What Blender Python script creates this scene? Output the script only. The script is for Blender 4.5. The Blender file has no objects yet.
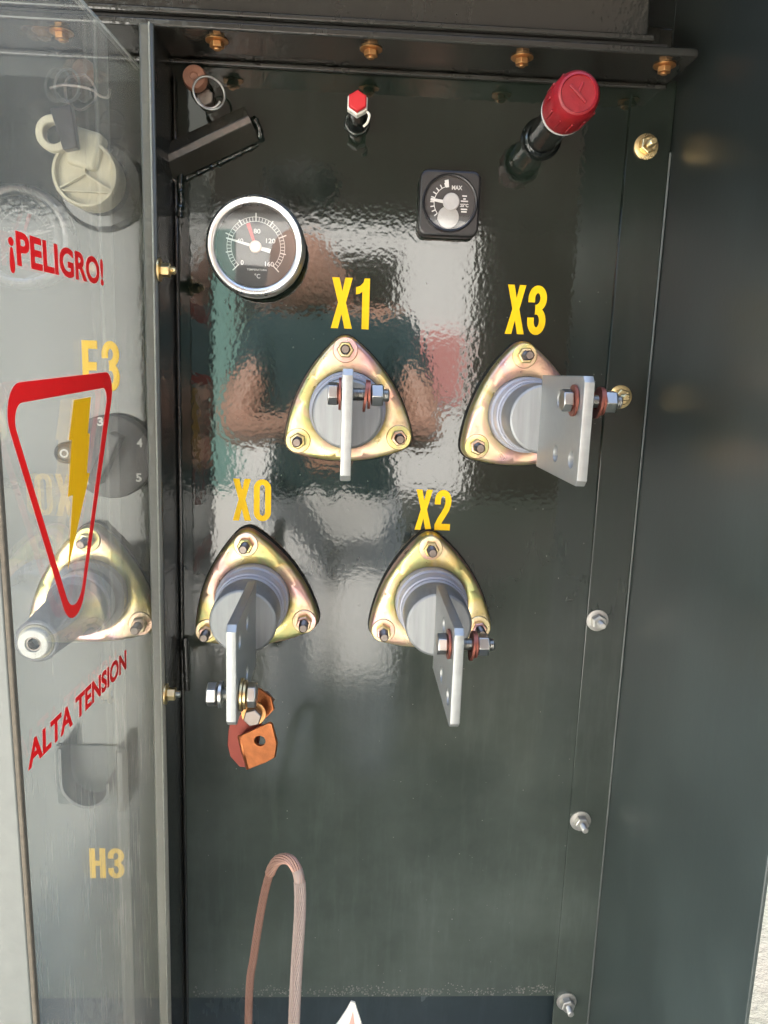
import bpy, bmesh, math, random
from mathutils import Vector, Matrix
R = math.radians
random.seed(7)
S = bpy.context.scene
COL = S.collection
# ------------------------------------------------------------------ camera
F, D, H = 765.0, 0.77, 1.15            # focal length in pixels, distance to the panel, lens height above ground
dv = Vector((-34, -141, F)).normalized()
vv = Vector((-146, 4188, F)).normalized(); vv = (vv - dv * vv.dot(dv)).normalized()
ZC = -vv; XC = dv.cross(ZC)
MW = Matrix((XC, dv, ZC))
CAMP = Vector((0, -D, H))
def ray(px, py): return MW @ Vector((px - 384, py - 512, F))
def at(px, py, Y=0.0):
    r = ray(px, py); return CAMP + r * ((Y + D) / r.y)
def atx(px, py, X):
    r = ray(px, py); return CAMP + r * (X / r.x)
cd = bpy.data.cameras.new('camera'); cam = bpy.data.objects.new('camera', cd); COL.objects.link(cam)
cd.sensor_fit = 'VERTICAL'; cd.sensor_height = 36; cd.lens = F / 1024 * 36
cd.clip_start = 0.01; cd.clip_end = 600
rot = Matrix(((XC.x, -XC.y, -XC.z), (dv.x, -dv.y, -dv.z), (ZC.x, -ZC.y, -ZC.z)))
cam.matrix_world = Matrix.Translation(CAMP) @ rot.to_4x4()
S.camera = cam
# ------------------------------------------------------------------ light
w = bpy.data.worlds.new('World'); S.world = w; w.use_nodes = True
nt = w.node_tree; bg = nt.nodes['Background']
sky = nt.nodes.new('ShaderNodeTexSky'); sky.sky_type = 'NISHITA'; sky.sun_disc = False
SUN_EL, SUN_AZ = R(50), R(-8)          # high sun behind the tank: the open front is in shade
sky.sun_elevation = SUN_EL; sky.sun_rotation = SUN_AZ; sky.air_density = 1.2; sky.dust_density = 2.5
nt.links.new(sky.outputs[0], bg.inputs[0]); bg.inputs[1].default_value = 0.15
ld = bpy.data.lights.new('sun', 'SUN'); ld.energy = 5.0; ld.angle = R(0.53); ld.color = (1, .95, .87)
sun = bpy.data.objects.new('sun', ld); COL.objects.link(sun)
sd = Vector((math.sin(SUN_AZ) * math.cos(SUN_EL), math.cos(SUN_AZ) * math.cos(SUN_EL), math.sin(SUN_EL)))
sun.rotation_euler = sd.to_track_quat('Z', 'Y').to_euler()
S.view_settings.view_transform = 'Standard'; S.view_settings.look = 'None'
S.view_settings.exposure = 2.88; S.view_settings.gamma = 1
S.render.engine = 'CYCLES'
S.cycles.max_bounces = 10; S.cycles.transparent_max_bounces = 12; S.cycles.glossy_bounces = 6

# ------------------------------------------------------------------ materials
class NM:
    def __init__(s, name):
        s.m = bpy.data.materials.new(name); s.m.use_nodes = True
        s.t = s.m.node_tree; s.b = s.t.nodes['Principled BSDF']; s.out = s.t.nodes['Material Output']
    def n(s, kind, **kw):
        o = s.t.nodes.new(kind)
        for k, v in kw.items():
            if k.startswith('i_'): o.inputs[k[2:].replace('_', ' ')].default_value = v
            else: setattr(o, k, v)
        return o
    def l(s, a, b): s.t.links.new(a, b)
    def set(s, **kw):
        for k, v in kw.items(): s.b.inputs[k.replace('_', ' ')].default_value = v
    def coord(s, sc=(1, 1, 1), which='Object'):
        tc = s.n('ShaderNodeTexCoord'); mp = s.n('ShaderNodeMapping'); mp.inputs['Scale'].default_value = sc
        s.l(tc.outputs[which], mp.inputs[0]); return mp.outputs[0]
    def noise(s, co, scale, detail=3, rough=.5, dist=0):
        o = s.n('ShaderNodeTexNoise'); o.inputs['Scale'].default_value = scale; o.inputs['Detail'].default_value = detail
        o.inputs['Roughness'].default_value = rough; o.inputs['Distortion'].default_value = dist
        s.l(co, o.inputs['Vector']); return o.outputs[0]
    def ramp(s, fac, stops, interp='LINEAR'):
        o = s.n('ShaderNodeValToRGB'); o.color_ramp.interpolation = interp; e = o.color_ramp.elements
        while len(e) < len(stops): e.new(.5)
        for i, (p, c) in enumerate(stops):
            e[i].position = p
            if not hasattr(c, '__len__'): c = (c, c, c)
            e[i].color = (*c, 1)
        s.l(fac, o.inputs[0]); return o.outputs[0]
    def mix(s, fac, a, b, mode='MIX'):
        o = s.n('ShaderNodeMix', data_type='RGBA', blend_type=mode)
        for v, i in ((fac, 0), (a, 6), (b, 7)):
            if hasattr(v, 'is_linked'): s.l(v, o.inputs[i])
            elif i == 0: o.inputs[0].default_value = v
            else: o.inputs[i].default_value = (*v, 1)
        return o.outputs[2]
    def math(s, op, a, b=0.0):
        o = s.n('ShaderNodeMath', operation=op)
        for v, i in ((a, 0), (b, 1)):
            if hasattr(v, 'is_linked'): s.l(v, o.inputs[i])
            else: o.inputs[i].default_value = v
        return o.outputs[0]
    def bump(s, h, strength, dist=.001, chain=None):
        o = s.n('ShaderNodeBump'); o.inputs['Strength'].default_value = strength; o.inputs['Distance'].default_value = dist
        s.l(h, o.inputs['Height'])
        if chain: s.l(chain, o.inputs['Normal'])
        return o.outputs[0]

def green_paint(name, base=(.0056, .0094, .0062), ior=1.62, rough=.055, peel=.060, dust=True, dust_sheen_col=(.142, .168, .145), hz=0.0, fall=(-.12, -.62, .50)):
    """glossy dark green enamel with orange peel, dust, painted-in reflections and small scratches"""
    M = NM(name)
    co = M.coord()
    d1 = M.noise(co, 6, 5, .6)
    d2 = M.noise(M.coord((60, 60, 8)), 1, 4, .7)
    specks = M.ramp(M.noise(co, 420, 2, .5), [(.70, 0), (.76, 1)])
    smear = M.ramp(d1, [(.42, 0), (.75, 1)])
    streak = M.ramp(d2, [(.5, 0), (.8, 1)])
    dust_sheen = M.math('MULTIPLY', M.math('ADD', smear, streak), .05 if dust else .02)
    dust_sheen = M.math('ADD', dust_sheen, M.math('MULTIPLY', M.math('MULTIPLY', specks, smear), .10))
    dust_sheen = M.math('ADD', dust_sheen, hz)
    # lower part paler: gathered dust plus reflected surroundings painted into the colour
    geo = M.n('ShaderNodeNewGeometry'); sx = M.n('ShaderNodeSeparateXYZ'); M.l(geo.outputs['Position'], sx.inputs[0])
    mr = M.n('ShaderNodeMapRange'); M.l(sx.outputs['Z'], mr.inputs[0])
    mr.inputs[1].default_value = H + fall[0]; mr.inputs[2].default_value = H + fall[1]; mr.inputs[3].default_value = 0; mr.inputs[4].default_value = fall[2]
    if dust: dust_sheen = M.math('ADD', dust_sheen, M.math('MULTIPLY', mr.outputs[0], M.math('ADD', M.math('ADD', M.math('MULTIPLY', smear, .40), M.math('MULTIPLY', streak, .14)), .68)))
    c = M.mix(M.noise(co, 3, 2), base, tuple(x * 1.25 for x in base))
    M.l(M.mix(dust_sheen, c, dust_sheen_col), M.b.inputs['Base Color'])
    M.set(Roughness=.45, Coat_Weight=1.0, Coat_IOR=ior)
    M.b.inputs['Specular IOR Level'].default_value = .0
    rr = M.math('ADD', M.math('MULTIPLY', dust_sheen, .30), rough)
    M.l(rr, M.b.inputs['Coat Roughness'])
    h = M.noise(co, 200, 1, .4)
    h2 = M.noise(co, 28, 2, .5)
    b1 = M.bump(h2, peel * .26, .003)
    b2 = M.bump(h, peel, .0010, b1)
    scr = M.noise(M.coord((900, 900, 14)), 1, 1)
    b3 = M.bump(M.ramp(scr, [(.68, 0), (.74, 1)]), .06, .0004, b2)
    M.l(b2, M.b.inputs['Coat Normal']); M.l(b3, M.b.inputs['Normal'])
    return M.m
PAINT = green_paint('green_enamel')
PAINT_WALL = green_paint('green_enamel_side', base=(.0065, .0085, .0075), rough=.32, peel=.04, hz=.02, dust_sheen_col=(.115, .15, .135), fall=(.10, -.50, .42))
PAINT_SH = green_paint('green_enamel_dull', base=(.018, .0175, .0145), rough=.16, peel=.4, dust=False)
PAINT_BRK = green_paint('bracket_paint', base=(.030, .028, .022), rough=.2, peel=.3, dust=False)
PAINT_BAR = green_paint('worn_edge_enamel', base=(.035, .038, .030), rough=.3, peel=.6, hz=.08, dust_sheen_col=(.35, .33, .27))

def metal(name, col, rough=.35, metallic=1.0, scratch=.3, vary=.25, sc=(1, 1, 1), nscale=60):
    M = NM(name); co = M.coord(sc)
    n = M.noise(co, nscale, 4, .6)
    M.l(M.mix(n, tuple(c * (1 - vary) for c in col), tuple(min(1, c * (1 + vary)) for c in col)), M.b.inputs['Base Color'])
    M.set(Metallic=metallic)
    M.l(M.math('ADD', M.math('MULTIPLY', n, .25), rough - .12), M.b.inputs['Roughness'])
    M.l(M.bump(M.noise(co, nscale * 8, 3), scratch, .0003), M.b.inputs['Normal'])
    return M.m
TIN = metal('dull_tinned_plate', (.32, .33, .32), .45, .7, .35, .22, (1, 10, 10), 14)
TIN_FACE = metal('brushed_hub_metal', (.30, .31, .31), .5, .6, .3, .32, (220, 60, 14), 1.0)
STEEL = metal('zinc_plated_steel', (.44, .44, .42), .32, 1, .2, .15)
DARKST = metal('dark_stud_steel', (.20, .17, .15), .35, 1, .3, .3)
BRASS = metal('yellow_zinc_nut', (.75, .58, .30), .28, 1, .3, .2)
COPPNUT = metal('copper_coloured_nut', (.50, .26, .10), .35, .85, .3, .25)
RUSTW = metal('copper_washer', (.26, .09, .065), .42, .75, .3, .25)
COPPER = metal('bare_copper', (.38, .125, .045), .32, .9, .8, .6, (1, 1, 1), 110)
COPPER_D = metal('dark_tarnished_copper', (.17, .035, .025), .38, .75, .4, .3)
CHROME = metal('chrome_bezel', (.80, .79, .77), .30, 1, .05, .05)
LILAC = metal('pale_grey_porcelain', (.36, .37, .42), .32, .0, .2, .08)

def chromate():
    """yellow zinc chromate: a metal whose oxide film runs from gold to pink and green"""
    M = NM('iridescent_yellow_zinc'); co = M.coord()
    oi = M.n('ShaderNodeObjectInfo')
    lw = M.n('ShaderNodeLayerWeight'); lw.inputs[0].default_value = .4
    cv = M.n('ShaderNodeVectorMath', operation='ADD'); M.l(co, cv.inputs[0])
    M.l(oi.outputs['Random'], cv.inputs[1])
    n = M.noise(cv.outputs[0], 16, 3, .5, .6)
    f = M.math('ADD', n, M.math('MULTIPLY', lw.outputs['Facing'], .25))
    f = M.math('ADD', M.math('MULTIPLY', M.math('SUBTRACT', f, .55), 1.7), .55)
    c = M.ramp(f, [(.22, (.62, .38, .40)), (.36, (.80, .52, .38)), (.50, (.82, .69, .42)), (.62, (.76, .60, .24)), (.74, (.50, .53, .23)), (.88, (.74, .48, .34))])
    st = M.noise(co, 90, 4, .6)
    c = M.mix(M.ramp(st, [(.56, 0), (.72, .55)]), c, (.42, .30, .16))
    M.l(c, M.b.inputs['Base Color']); M.set(Metallic=.85)
    M.l(M.math('ADD', M.math('MULTIPLY', st, .3), .17), M.b.inputs['Roughness'])
    M.l(M.bump(M.noise(co, 40, 3), .25, .0015, M.bump(st, .2, .0004)), M.b.inputs['Normal'])
    return M.m
CHROM = chromate()

def flat(name, col, rough=.5, bump=0, nscale=200, vary=.1, spec=.5, coat=0):
    M = NM(name); co = M.coord(); n = M.noise(co, nscale, 3)
    M.l(M.mix(n, tuple(c * (1 - vary) for c in col), tuple(c * (1 + vary) for c in col)), M.b.inputs['Base Color'])
    M.set(Roughness=rough, Coat_Weight=coat); M.b.inputs['Specular IOR Level'].default_value = spec
    if bump: M.l(M.bump(n, bump, .0006), M.b.inputs['Normal'])
    return M.m
YELLOW = flat('yellow_vinyl', (.86, .52, .006), .5, .15, 160, .06, .2)
REDP = flat('red_vinyl', (.80, .008, .010), .45, 0, 100, .05, .2)
AMBER = flat('amber_vinyl', (.92, .46, .004), .45, 0, 100, .05, .2)
GASKET = flat('black_rubber', (.012, .011, .010), .5, .4)
BLACKP = flat('black_plastic', (.014, .013, .013), .3, .1)
DIAL = flat('black_dial_face', (.030, .026, .024), .45, 0)
WHITEP = flat('white_print', (.58, .56, .52), .5)
CREAM = flat('cream_nylon', (.44, .39, .27), .42, .3, 60, .15)
REDCAP = flat('red_rubber_cap', (.20, .005, .009), .42, .6, 150, .25)
REDDOT = flat('red_plastic_cap', (.45, .008, .012), .35)
GREYEP = flat('grey_epoxy', (.16, .16, .17), .4, .3, 40, .2)
WHITEINS = flat('white_insert', (.70, .66, .58), .4)
POSTM = flat('pale_worn_post_paint', (.115, .122, .108), .5, .5, 90, .12)
RUSTM = flat('brown_rubber_edge', (.085, .068, .045), .7, .8, 300, .4)
CABLEM = flat('tan_copper_strand', (.20, .10, .07), .45, .4, 300, .2)
CABLEP = flat('pinkish_cable_sheath', (.26, .195, .165), .5, .4, 300, .1)
DIRT = flat('pale_grit', (.15, .15, .13), .9, .3, 300, .4)
CORKM = flat('brown_plug', (.28, .13, .08), .45, .4, 120, .3)

def acrylic():
    M = NM('scratched_clear_acrylic')
    M.t.nodes.remove(M.b)
    lw = M.n('ShaderNodeLayerWeight'); lw.inputs[0].default_value = .5
    fr = M.math('ADD', M.math('MULTIPLY', M.math('POWER', lw.outputs['Facing'], 4.5), .96), .04)
    tr = M.n('ShaderNodeBsdfTransparent'); tr.inputs[0].default_value = (.95, .97, .96, 1)
    gl = M.n('ShaderNodeBsdfGlossy'); gl.inputs['Roughness'].default_value = .015
    df = M.n('ShaderNodeBsdfDiffuse'); df.inputs[0].default_value = (.86, .81, .72, 1)
    tl = M.n('ShaderNodeBsdfTranslucent'); tl.inputs[0].default_value = (.86, .81, .72, 1)
    a = M.n('ShaderNodeAddShader'); ms = M.n('ShaderNodeMixShader'); ms.inputs[0].default_value = .5
    M.l(df.outputs[0], ms.inputs[1]); M.l(tl.outputs[0], ms.inputs[2])
    # haze: fine scuffs; thicker veil low down stands in for mirrored bright ground
    co = M.coord((40, 40, 7)); sc = M.noise(M.coord((260, 120, 18)), 1, 3, .7)
    fine = M.ramp(sc, [(.56, 0), (.72, 1)])
    cloud = M.ramp(M.noise(M.coord(), 9, 4), [(.35, .3), (.75, 1)])
    geo = M.n('ShaderNodeNewGeometry'); sx = M.n('ShaderNodeSeparateXYZ'); M.l(geo.outputs['Position'], sx.inputs[0])
    mr = M.n('ShaderNodeMapRange'); M.l(sx.outputs['Z'], mr.inputs[0])
    mr.inputs[1].default_value = H - .02; mr.inputs[2].default_value = H - .40; mr.inputs[3].default_value = .02; mr.inputs[4].default_value = .30
    hz = M.math('MULTIPLY', M.math('ADD', M.math('MULTIPLY', fine, 1.6), cloud), .10)
    hz = M.math('ADD', M.math('MULTIPLY', hz, M.math('ADD', mr.outputs[0], .35)), M.math('MULTIPLY', mr.outputs[0], .30))
    s2 = M.n('ShaderNodeMapping'); tc2 = M.n('ShaderNodeTexCoord'); M.l(tc2.outputs['Object'], s2.inputs[0]); s2.inputs['Rotation'].default_value = (R(9), 0, 0); s2.inputs['Scale'].default_value = (1, 420, 11)
    scm = M.math('MULTIPLY', M.ramp(M.noise(s2.outputs[0], 1, 1), [(.66, 0), (.72, 1)]), M.math('ADD', mr.outputs[0], .06))
    hz = M.math('ADD', hz, M.math('MULTIPLY', scm, .9))
    hz = M.math('ADD', hz, .05)
    m1 = M.n('ShaderNodeMixShader'); M.l(hz, m1.inputs[0]); M.l(tr.outputs[0], m1.inputs[1]); M.l(ms.outputs[0], m1.inputs[2])
    m2 = M.n('ShaderNodeMixShader'); M.l(fr, m2.inputs[0]); M.l(m1.outputs[0], m2.inputs[1]); M.l(gl.outputs[0], m2.inputs[2])
    M.l(m2.outputs[0], M.out.inputs[0])
    return M.m
ACRYLIC = acrylic()
def lens():
    M = NM('gauge_glass'); M.t.nodes.remove(M.b)
    lw = M.n('ShaderNodeLayerWeight'); lw.inputs[0].default_value = .5
    fr = M.math('ADD', M.math('MULTIPLY', M.math('POWER', lw.outputs['Facing'], 4.5), .9), .05)
    tr = M.n('ShaderNodeBsdfTransparent'); gl = M.n('ShaderNodeBsdfGlossy'); gl.inputs['Roughness'].default_value = .02
    m = M.n('ShaderNodeMixShader'); M.l(fr, m.inputs[0]); M.l(tr.outputs[0], m.inputs[1]); M.l(gl.outputs[0], m.inputs[2])
    M.l(m.outputs[0], M.out.inputs[0]); return M.m
LENS = lens()

# ------------------------------------------------------------------ helpers
def link(o, parent=None):
    COL.objects.link(o)
    if parent is not None: o.parent = parent
    return o
def tag(o, label=None, cat=None, group=None, kind=None):
    if label: o['label'] = label
    if cat: o['category'] = cat
    if group: o['group'] = group
    if kind: o['kind'] = kind
    return o
def thing(name, loc, label, cat, group=None, rot=(0, 0, 0)):
    o = bpy.data.objects.new(name, None); o.location = loc; o.rotation_euler = rot; o.empty_display_size = .02
    link(o); return tag(o, label, cat, group)
def mk(name, V, Fc, mat, parent=None, smooth=30, bevel=0, M=None, seg=2):
    me = bpy.data.meshes.new(name); me.from_pydata([tuple(v) for v in V], [], Fc)
    if M is not None: me.transform(M)
    bm = bmesh.new(); bm.from_mesh(me); bmesh.ops.recalc_face_normals(bm, faces=bm.faces); bm.to_mesh(me); bm.free()
    me.materials.append(mat)
    if smooth: me.shade_smooth(); me.set_sharp_from_angle(angle=R(smooth))
    o = bpy.data.objects.new(name, me); link(o, parent)
    if bevel:
        b = o.modifiers.new('bevel', 'BEVEL'); b.width = bevel; b.segments = seg; b.limit_method = 'ANGLE'; b.angle_limit = R(40)
    return o
def boxd(x0, x1, y0, y1, z0, z1):
    V = [(x, y, z) for x in (x0, x1) for y in (y0, y1) for z in (z0, z1)]
    return V, [(0, 1, 3, 2), (4, 6, 7, 5), (0, 4, 5, 1), (2, 3, 7, 6), (0, 2, 6, 4), (1, 5, 7, 3)]
def box(name, b, mat, parent=None, bevel=.001, M=None): return mk(name, *boxd(*b), mat, parent, 30, bevel, M)
def lathed(prof, n=48, a0=0.0):
    """profile (r, h): h counts outwards from the panel (towards -Y)"""
    V, Fc, rings = [], [], []
    for r, h in prof:
        if r < 1e-6: rings.append([len(V)]); V.append((0, -h, 0))
        else:
            s = len(V); rings.append(list(range(s, s + n)))
            V += [(r * math.cos(a0 + 2 * math.pi * k / n), -h, r * math.sin(a0 + 2 * math.pi * k / n)) for k in range(n)]
    for A, B in zip(rings, rings[1:]):
        for k in range(n):
            a, b, c, d = A[k % len(A)], A[(k + 1) % len(A)], B[(k + 1) % len(B)], B[k % len(B)]
            f = []
            for q in (a, b, c, d):
                if q not in f: f.append(q)
            if len(f) > 2: Fc.append(tuple(f))
    return V, Fc
def lathe(name, prof, mat, parent=None, n=48, a0=0.0, M=None, bevel=0, smooth=30):
    return mk(name, *lathed(prof, n, a0), mat, parent, smooth, bevel, M)
def T(x, y, z): return Matrix.Translation((x, y, z))
AX = Matrix.Rotation(R(90), 4, 'Z')     # turns "-Y outwards" into "+X outwards"
def washerp(r, ri, h0, h1): return [(ri, h0), (r, h0), (r, h1), (ri, h1), (ri, h0)]
def hexp(r, h0, h1): return [(0, h0), (r * .9, h0), (r, h0 + r * .07), (r, h1 - r * .1), (r * .86, h1), (0, h1)]
def threadp(r, h0, h1, pitch=.0012):
    p = [(0, h0)]; h = h0; k = 0
    while h < h1 - .0008: p.append((r if k % 2 == 0 else r * .86, h)); h += pitch / 2; k += 1
    return p + [(r * .75, h1), (0, h1)]
def shape2d(name, outline, holes, thick, mat, parent, M, bevel=0):
    """flat plate cut to an outline with holes; drawn in XY, extruded along Z, then moved by M"""
    cu = bpy.data.curves.new('tmp', 'CURVE'); cu.dimensions = '2D'; cu.fill_mode = 'BOTH'
    cu.extrude = max(thick / 2 - bevel, 0); cu.bevel_depth = bevel; cu.bevel_resolution = 1
    if bevel: cu.offset = -bevel
    for loop in [outline] + holes:
        sp = cu.splines.new('POLY'); sp.points.add(len(loop) - 1); sp.use_cyclic_u = True
        for p, q in zip(sp.points, loop): p.co = (q[0], q[1], 0, 1)
    return curve_mesh(name, cu, mat, parent, M)
def curve_mesh(name, cu, mat, parent, M, fit=None):
    t = bpy.data.objects.new('tmp', cu); COL.objects.link(t)
    bpy.context.view_layer.update()
    me = bpy.data.meshes.new_from_object(t, depsgraph=bpy.context.evaluated_depsgraph_get())
    bpy.data.objects.remove(t); bpy.data.curves.remove(cu)
    if fit:
        xs = [v.co.x for v in me.vertices]; ys = [v.co.y for v in me.vertices]
        x0, x1, y0, y1 = min(xs), max(xs), min(ys), max(ys)
        for v in me.vertices:
            v.co.x = (v.co.x - (x0 + x1) / 2) / (x1 - x0) * fit[0]
            v.co.y = (v.co.y - (y0 + y1) / 2) / (y1 - y0) * fit[1]
    me.name = name; me.transform(M); me.materials.clear(); me.materials.append(mat)
    for p in me.polygons: p.material_index = 0
    me.shade_smooth(); me.set_sharp_from_angle(angle=R(30))
    return link(bpy.data.objects.new(name, me), parent)
def circ(x, y, r, n=24, ry=None, rev=True):
    ry = ry or r
    a = [(x + r * math.cos(2 * math.pi * k / n), y + ry * math.sin(2 * math.pi * k / n)) for k in range(n)]
    return a[::-1] if rev else a
def text(name, s, wd, ht, mat, parent, M, bold=.03, space=1.0, thick=.0003):
    cu = bpy.data.curves.new('tmp', 'FONT'); cu.body = s; cu.align_x = 'CENTER'; cu.align_y = 'CENTER'
    cu.offset = bold; cu.space_character = space; cu.extrude = 0; cu.resolution_u = 4; cu.fill_mode = 'FRONT'
    return curve_mesh(name, cu, mat, parent, M, (wd, ht))
def ribbon(pts, wd):
    P = [Vector(p) for p in pts]; A, B = [], []
    for i, p in enumerate(P):
        t = (P[min(i + 1, len(P) - 1)] - P[max(i - 1, 0)]).normalized(); n_ = Vector((-t.y, t.x)) * wd / 2
        A.append(tuple(p + n_)); B.append(tuple(p - n_))
    return A + B[::-1]
def arcp(cx, cy, rx, ry, a0, a1, n=14): return [(cx + rx * math.cos(R(a0 + (a1 - a0) * k / n)), cy + ry * math.sin(R(a0 + (a1 - a0) * k / n))) for k in range(n + 1)]
GH, SW = 2.35, .365
def glyph(ch):
    h, w_ = GH, SW
    if ch == 'X': return [([(0, 0), (.36, 0), (.52, .68), (.68, 0), (1.06, 0), (.73, 1.2), (1.04, h), (.68, h), (.54, 1.72), (.38, h), (.02, h), (.34, 1.2)], [])]
    if ch == 'H': return [([(0, 0), (w_, 0), (w_, .98), (1 - w_, .98), (1 - w_, 0), (1, 0), (1, h), (1 - w_, h), (1 - w_, 1.38), (w_, 1.38), (w_, h), (0, h)], [])]
    if ch == 'F': return [([(0, 0), (w_, 0), (w_, .95), (.84, .95), (.84, 1.35), (w_, 1.35), (w_, 1.97), (.9, 1.97), (.9, h), (0, h)], [])]
    if ch == '1': return [([(.32, 0), (.68, 0), (.68, h), (.42, h), (.36, 2.15), (.2, 2.0), (0, 1.93), (0, 1.6), (.18, 1.64), (.32, 1.74)], [])]
    if ch == '0':
        o = arcp(.5, h - .5, .5, .5, 0, 180) + arcp(.5, .5, .5, .5, 180, 360); q = arcp(.5, h - .5, .16, .2, 0, 180, 8) + arcp(.5, .5, .16, .2, 180, 360, 8)
        return [(o, [q[::-1]])]
    if ch == '2':
        p = [(.17, 1.52), (.17, 1.70)] + arcp(.5, 1.75, .33, .43, 170, 0, 14) + [(.82, 1.52), (.74, 1.25), (.55, .92), (.36, .62), (.25, .38), (.20, .2)]
        return [(ribbon(p, w_), []), ([(.02, 0), (1, 0), (1, .38), (.02, .38)], [])]
    if ch == '3':
        a_ = [(.17, 1.55), (.17, 1.70)] + arcp(.5, 1.74, .33, .44, 170, -60, 16) + [(.52, 1.27), (.40, 1.26)]
        b_ = [(.40, 1.16), (.55, 1.15)] + arcp(.5, .66, .33, .49, 62, -170, 18) + [(.17, .72), (.17, .82)]
        return [(ribbon(a_, w_), []), (ribbon(b_, w_), [])]
def marking(s_, wd, ht, parent, M):
    x = 0; V, Fc = [], []; k_ = 0
    for ch in s_:
        gw = .70 if ch == '1' else (1.06 if ch == 'X' else 1)
        for out, holes in glyph(ch):
            o = shape2d('tmp', [(a + x, b) for a, b in out], [[(a + x, b) for a, b in hh] for hh in holes], 0, YELLOW, None, T(0, 0, k_ * .006)); k_ += 1
            b0 = len(V); V += [v.co.copy() for v in o.data.vertices]; Fc += [tuple(b0 + i for i in p.vertices) for p in o.data.polygons]
            bpy.data.objects.remove(o)
        x += gw + .16
    x -= .16
    for v in V: v.x = (v.x / x - .5) * wd; v.y = (v.y / GH - .5) * ht; v.z *= .01
    return mk('terminal_marking', V, Fc, YELLOW, parent, 0, 0, M)
WALLM = Matrix(((1, 0, 0, 0), (0, 0, -1, 0), (0, 1, 0, 0), (0, 0, 0, 1)))   # XY drawing -> upright on the panel facing -Y
def onwall(p): return T(*p) @ WALLM
def tube(name, pts, r, mat, parent=None, n=10, closed=False, cap=True, M=None, radii=None):
    V, Fc = [], []; P = [Vector(p) for p in pts]; m = len(P)
    up = Vector((.13, .31, .94)); prev = None
    for i, p in enumerate(P):
        if closed: t = (P[(i + 1) % m] - P[i - 1]).normalized()
        else: t = (P[min(i + 1, m - 1)] - P[max(i - 1, 0)]).normalized()
        a = (prev - t * prev.dot(t)) if prev else up.cross(t)
        a.normalize(); prev = a; b = t.cross(a); rr = radii[i] if radii else r
        V += [p + (a * math.cos(2 * math.pi * k / n) + b * math.sin(2 * math.pi * k / n)) * rr for k in range(n)]
    for i in range(m if closed else m - 1):
        j = (i + 1) % m
        for k in range(n): Fc.append((i * n + k, i * n + (k + 1) % n, j * n + (k + 1) % n, j * n + k))
    if not closed and cap: Fc += [tuple(range(n - 1, -1, -1)), tuple(range((m - 1) * n, m * n))]
    return mk(name, V, Fc, mat, parent, 50, 0, M)
def bez(pts, n=16):
    """Catmull-Rom through points"""
    P = [Vector(p) for p in pts]; P = [P[0] * 2 - P[1]] + P + [P[-1] * 2 - P[-2]]; out = []
    for i in range(1, len(P) - 2):
        for k in range(n):
            t = k / n; a, b, c, d = P[i - 1:i + 3]
            out.append(.5 * ((2 * b) + (c - a) * t + (2 * a - 5 * b + 4 * c - d) * t * t + (3 * b - a - 3 * c + d) * t ** 3))
    return out + [P[-2]]
def kids(o): return [c for c in bpy.data.objects if c.parent == o]
def copy_tree(o, parent=None):
    c = o.copy(); COL.objects.link(c); c.parent = parent
    for ch in kids(o): copy_tree(ch, c)
    return c

# ------------------------------------------------------------------ the setting
def ground_mat():
    M = NM('dry_ground'); co = M.coord(); n = M.noise(co, .8, 6, .6); n2 = M.noise(co, 30, 4, .7)
    c = M.mix(M.ramp(n, [(.4, 0), (.65, 1)]), (.050, .047, .038), (.030, .044, .028))
    M.l(M.mix(M.ramp(n2, [(.4, 0), (.7, .6)]), c, (.045, .040, .033)), M.b.inputs['Base Color'])
    M.set(Roughness=.95); M.l(M.bump(n2, .6, .02), M.b.inputs['Normal']); return M.m
def concrete():
    M = NM('pale_concrete'); co = M.coord(); n = M.noise(co, 5, 6, .65); n2 = M.noise(co, 120, 3)
    M.l(M.mix(M.math('MULTIPLY', M.math('ADD', n, n2), .5), (.20, .19, .165), (.34, .32, .28)), M.b.inputs['Base Color'])
    M.set(Roughness=.9); M.l(M.bump(n2, .5, .002), M.b.inputs['Normal']); return M.m
CONC = concrete()
PALEC = flat('pale_reflector', (.72, .70, .64), .9, .3, 3, .12)
g = mk('ground', [(-300, -300, 0), (300, -300, 0), (300, 300, 0), (-300, 300, 0)], [(0, 1, 2, 3)], ground_mat(), None, 0); tag(g, kind='structure')
g = box('concrete_pad', (-.80, .46, -.36, 1.3, .002, .12), CONC, None, .01); tag(g, kind='structure')
g = box('pale_ground_reflector', (-4.0, -.50, -6.2, -.3605, .002, .05), PALEC, None, .01); tag(g, kind='structure')  # pale slab added out of view to brighten the left panel's reflection

# ------------------------------------------------------------------ the transformer cabinet
XW, ZS, ZB = .3006, H + .275, H - .712     # right wall, underside of the shelf, foot of the panel
cab = thing('transformer_cabinet', (0, 0, .12), 'dark green glossy transformer cabinet, the open steel compartment that everything is mounted in', 'electrical cabinet')
cab_inv = T(0, 0, -.12)
def cbox(name, b, mat, bevel=.001, parent=None): return box(name, b, mat, parent or cab, bevel, cab_inv if parent is None else None)
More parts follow.
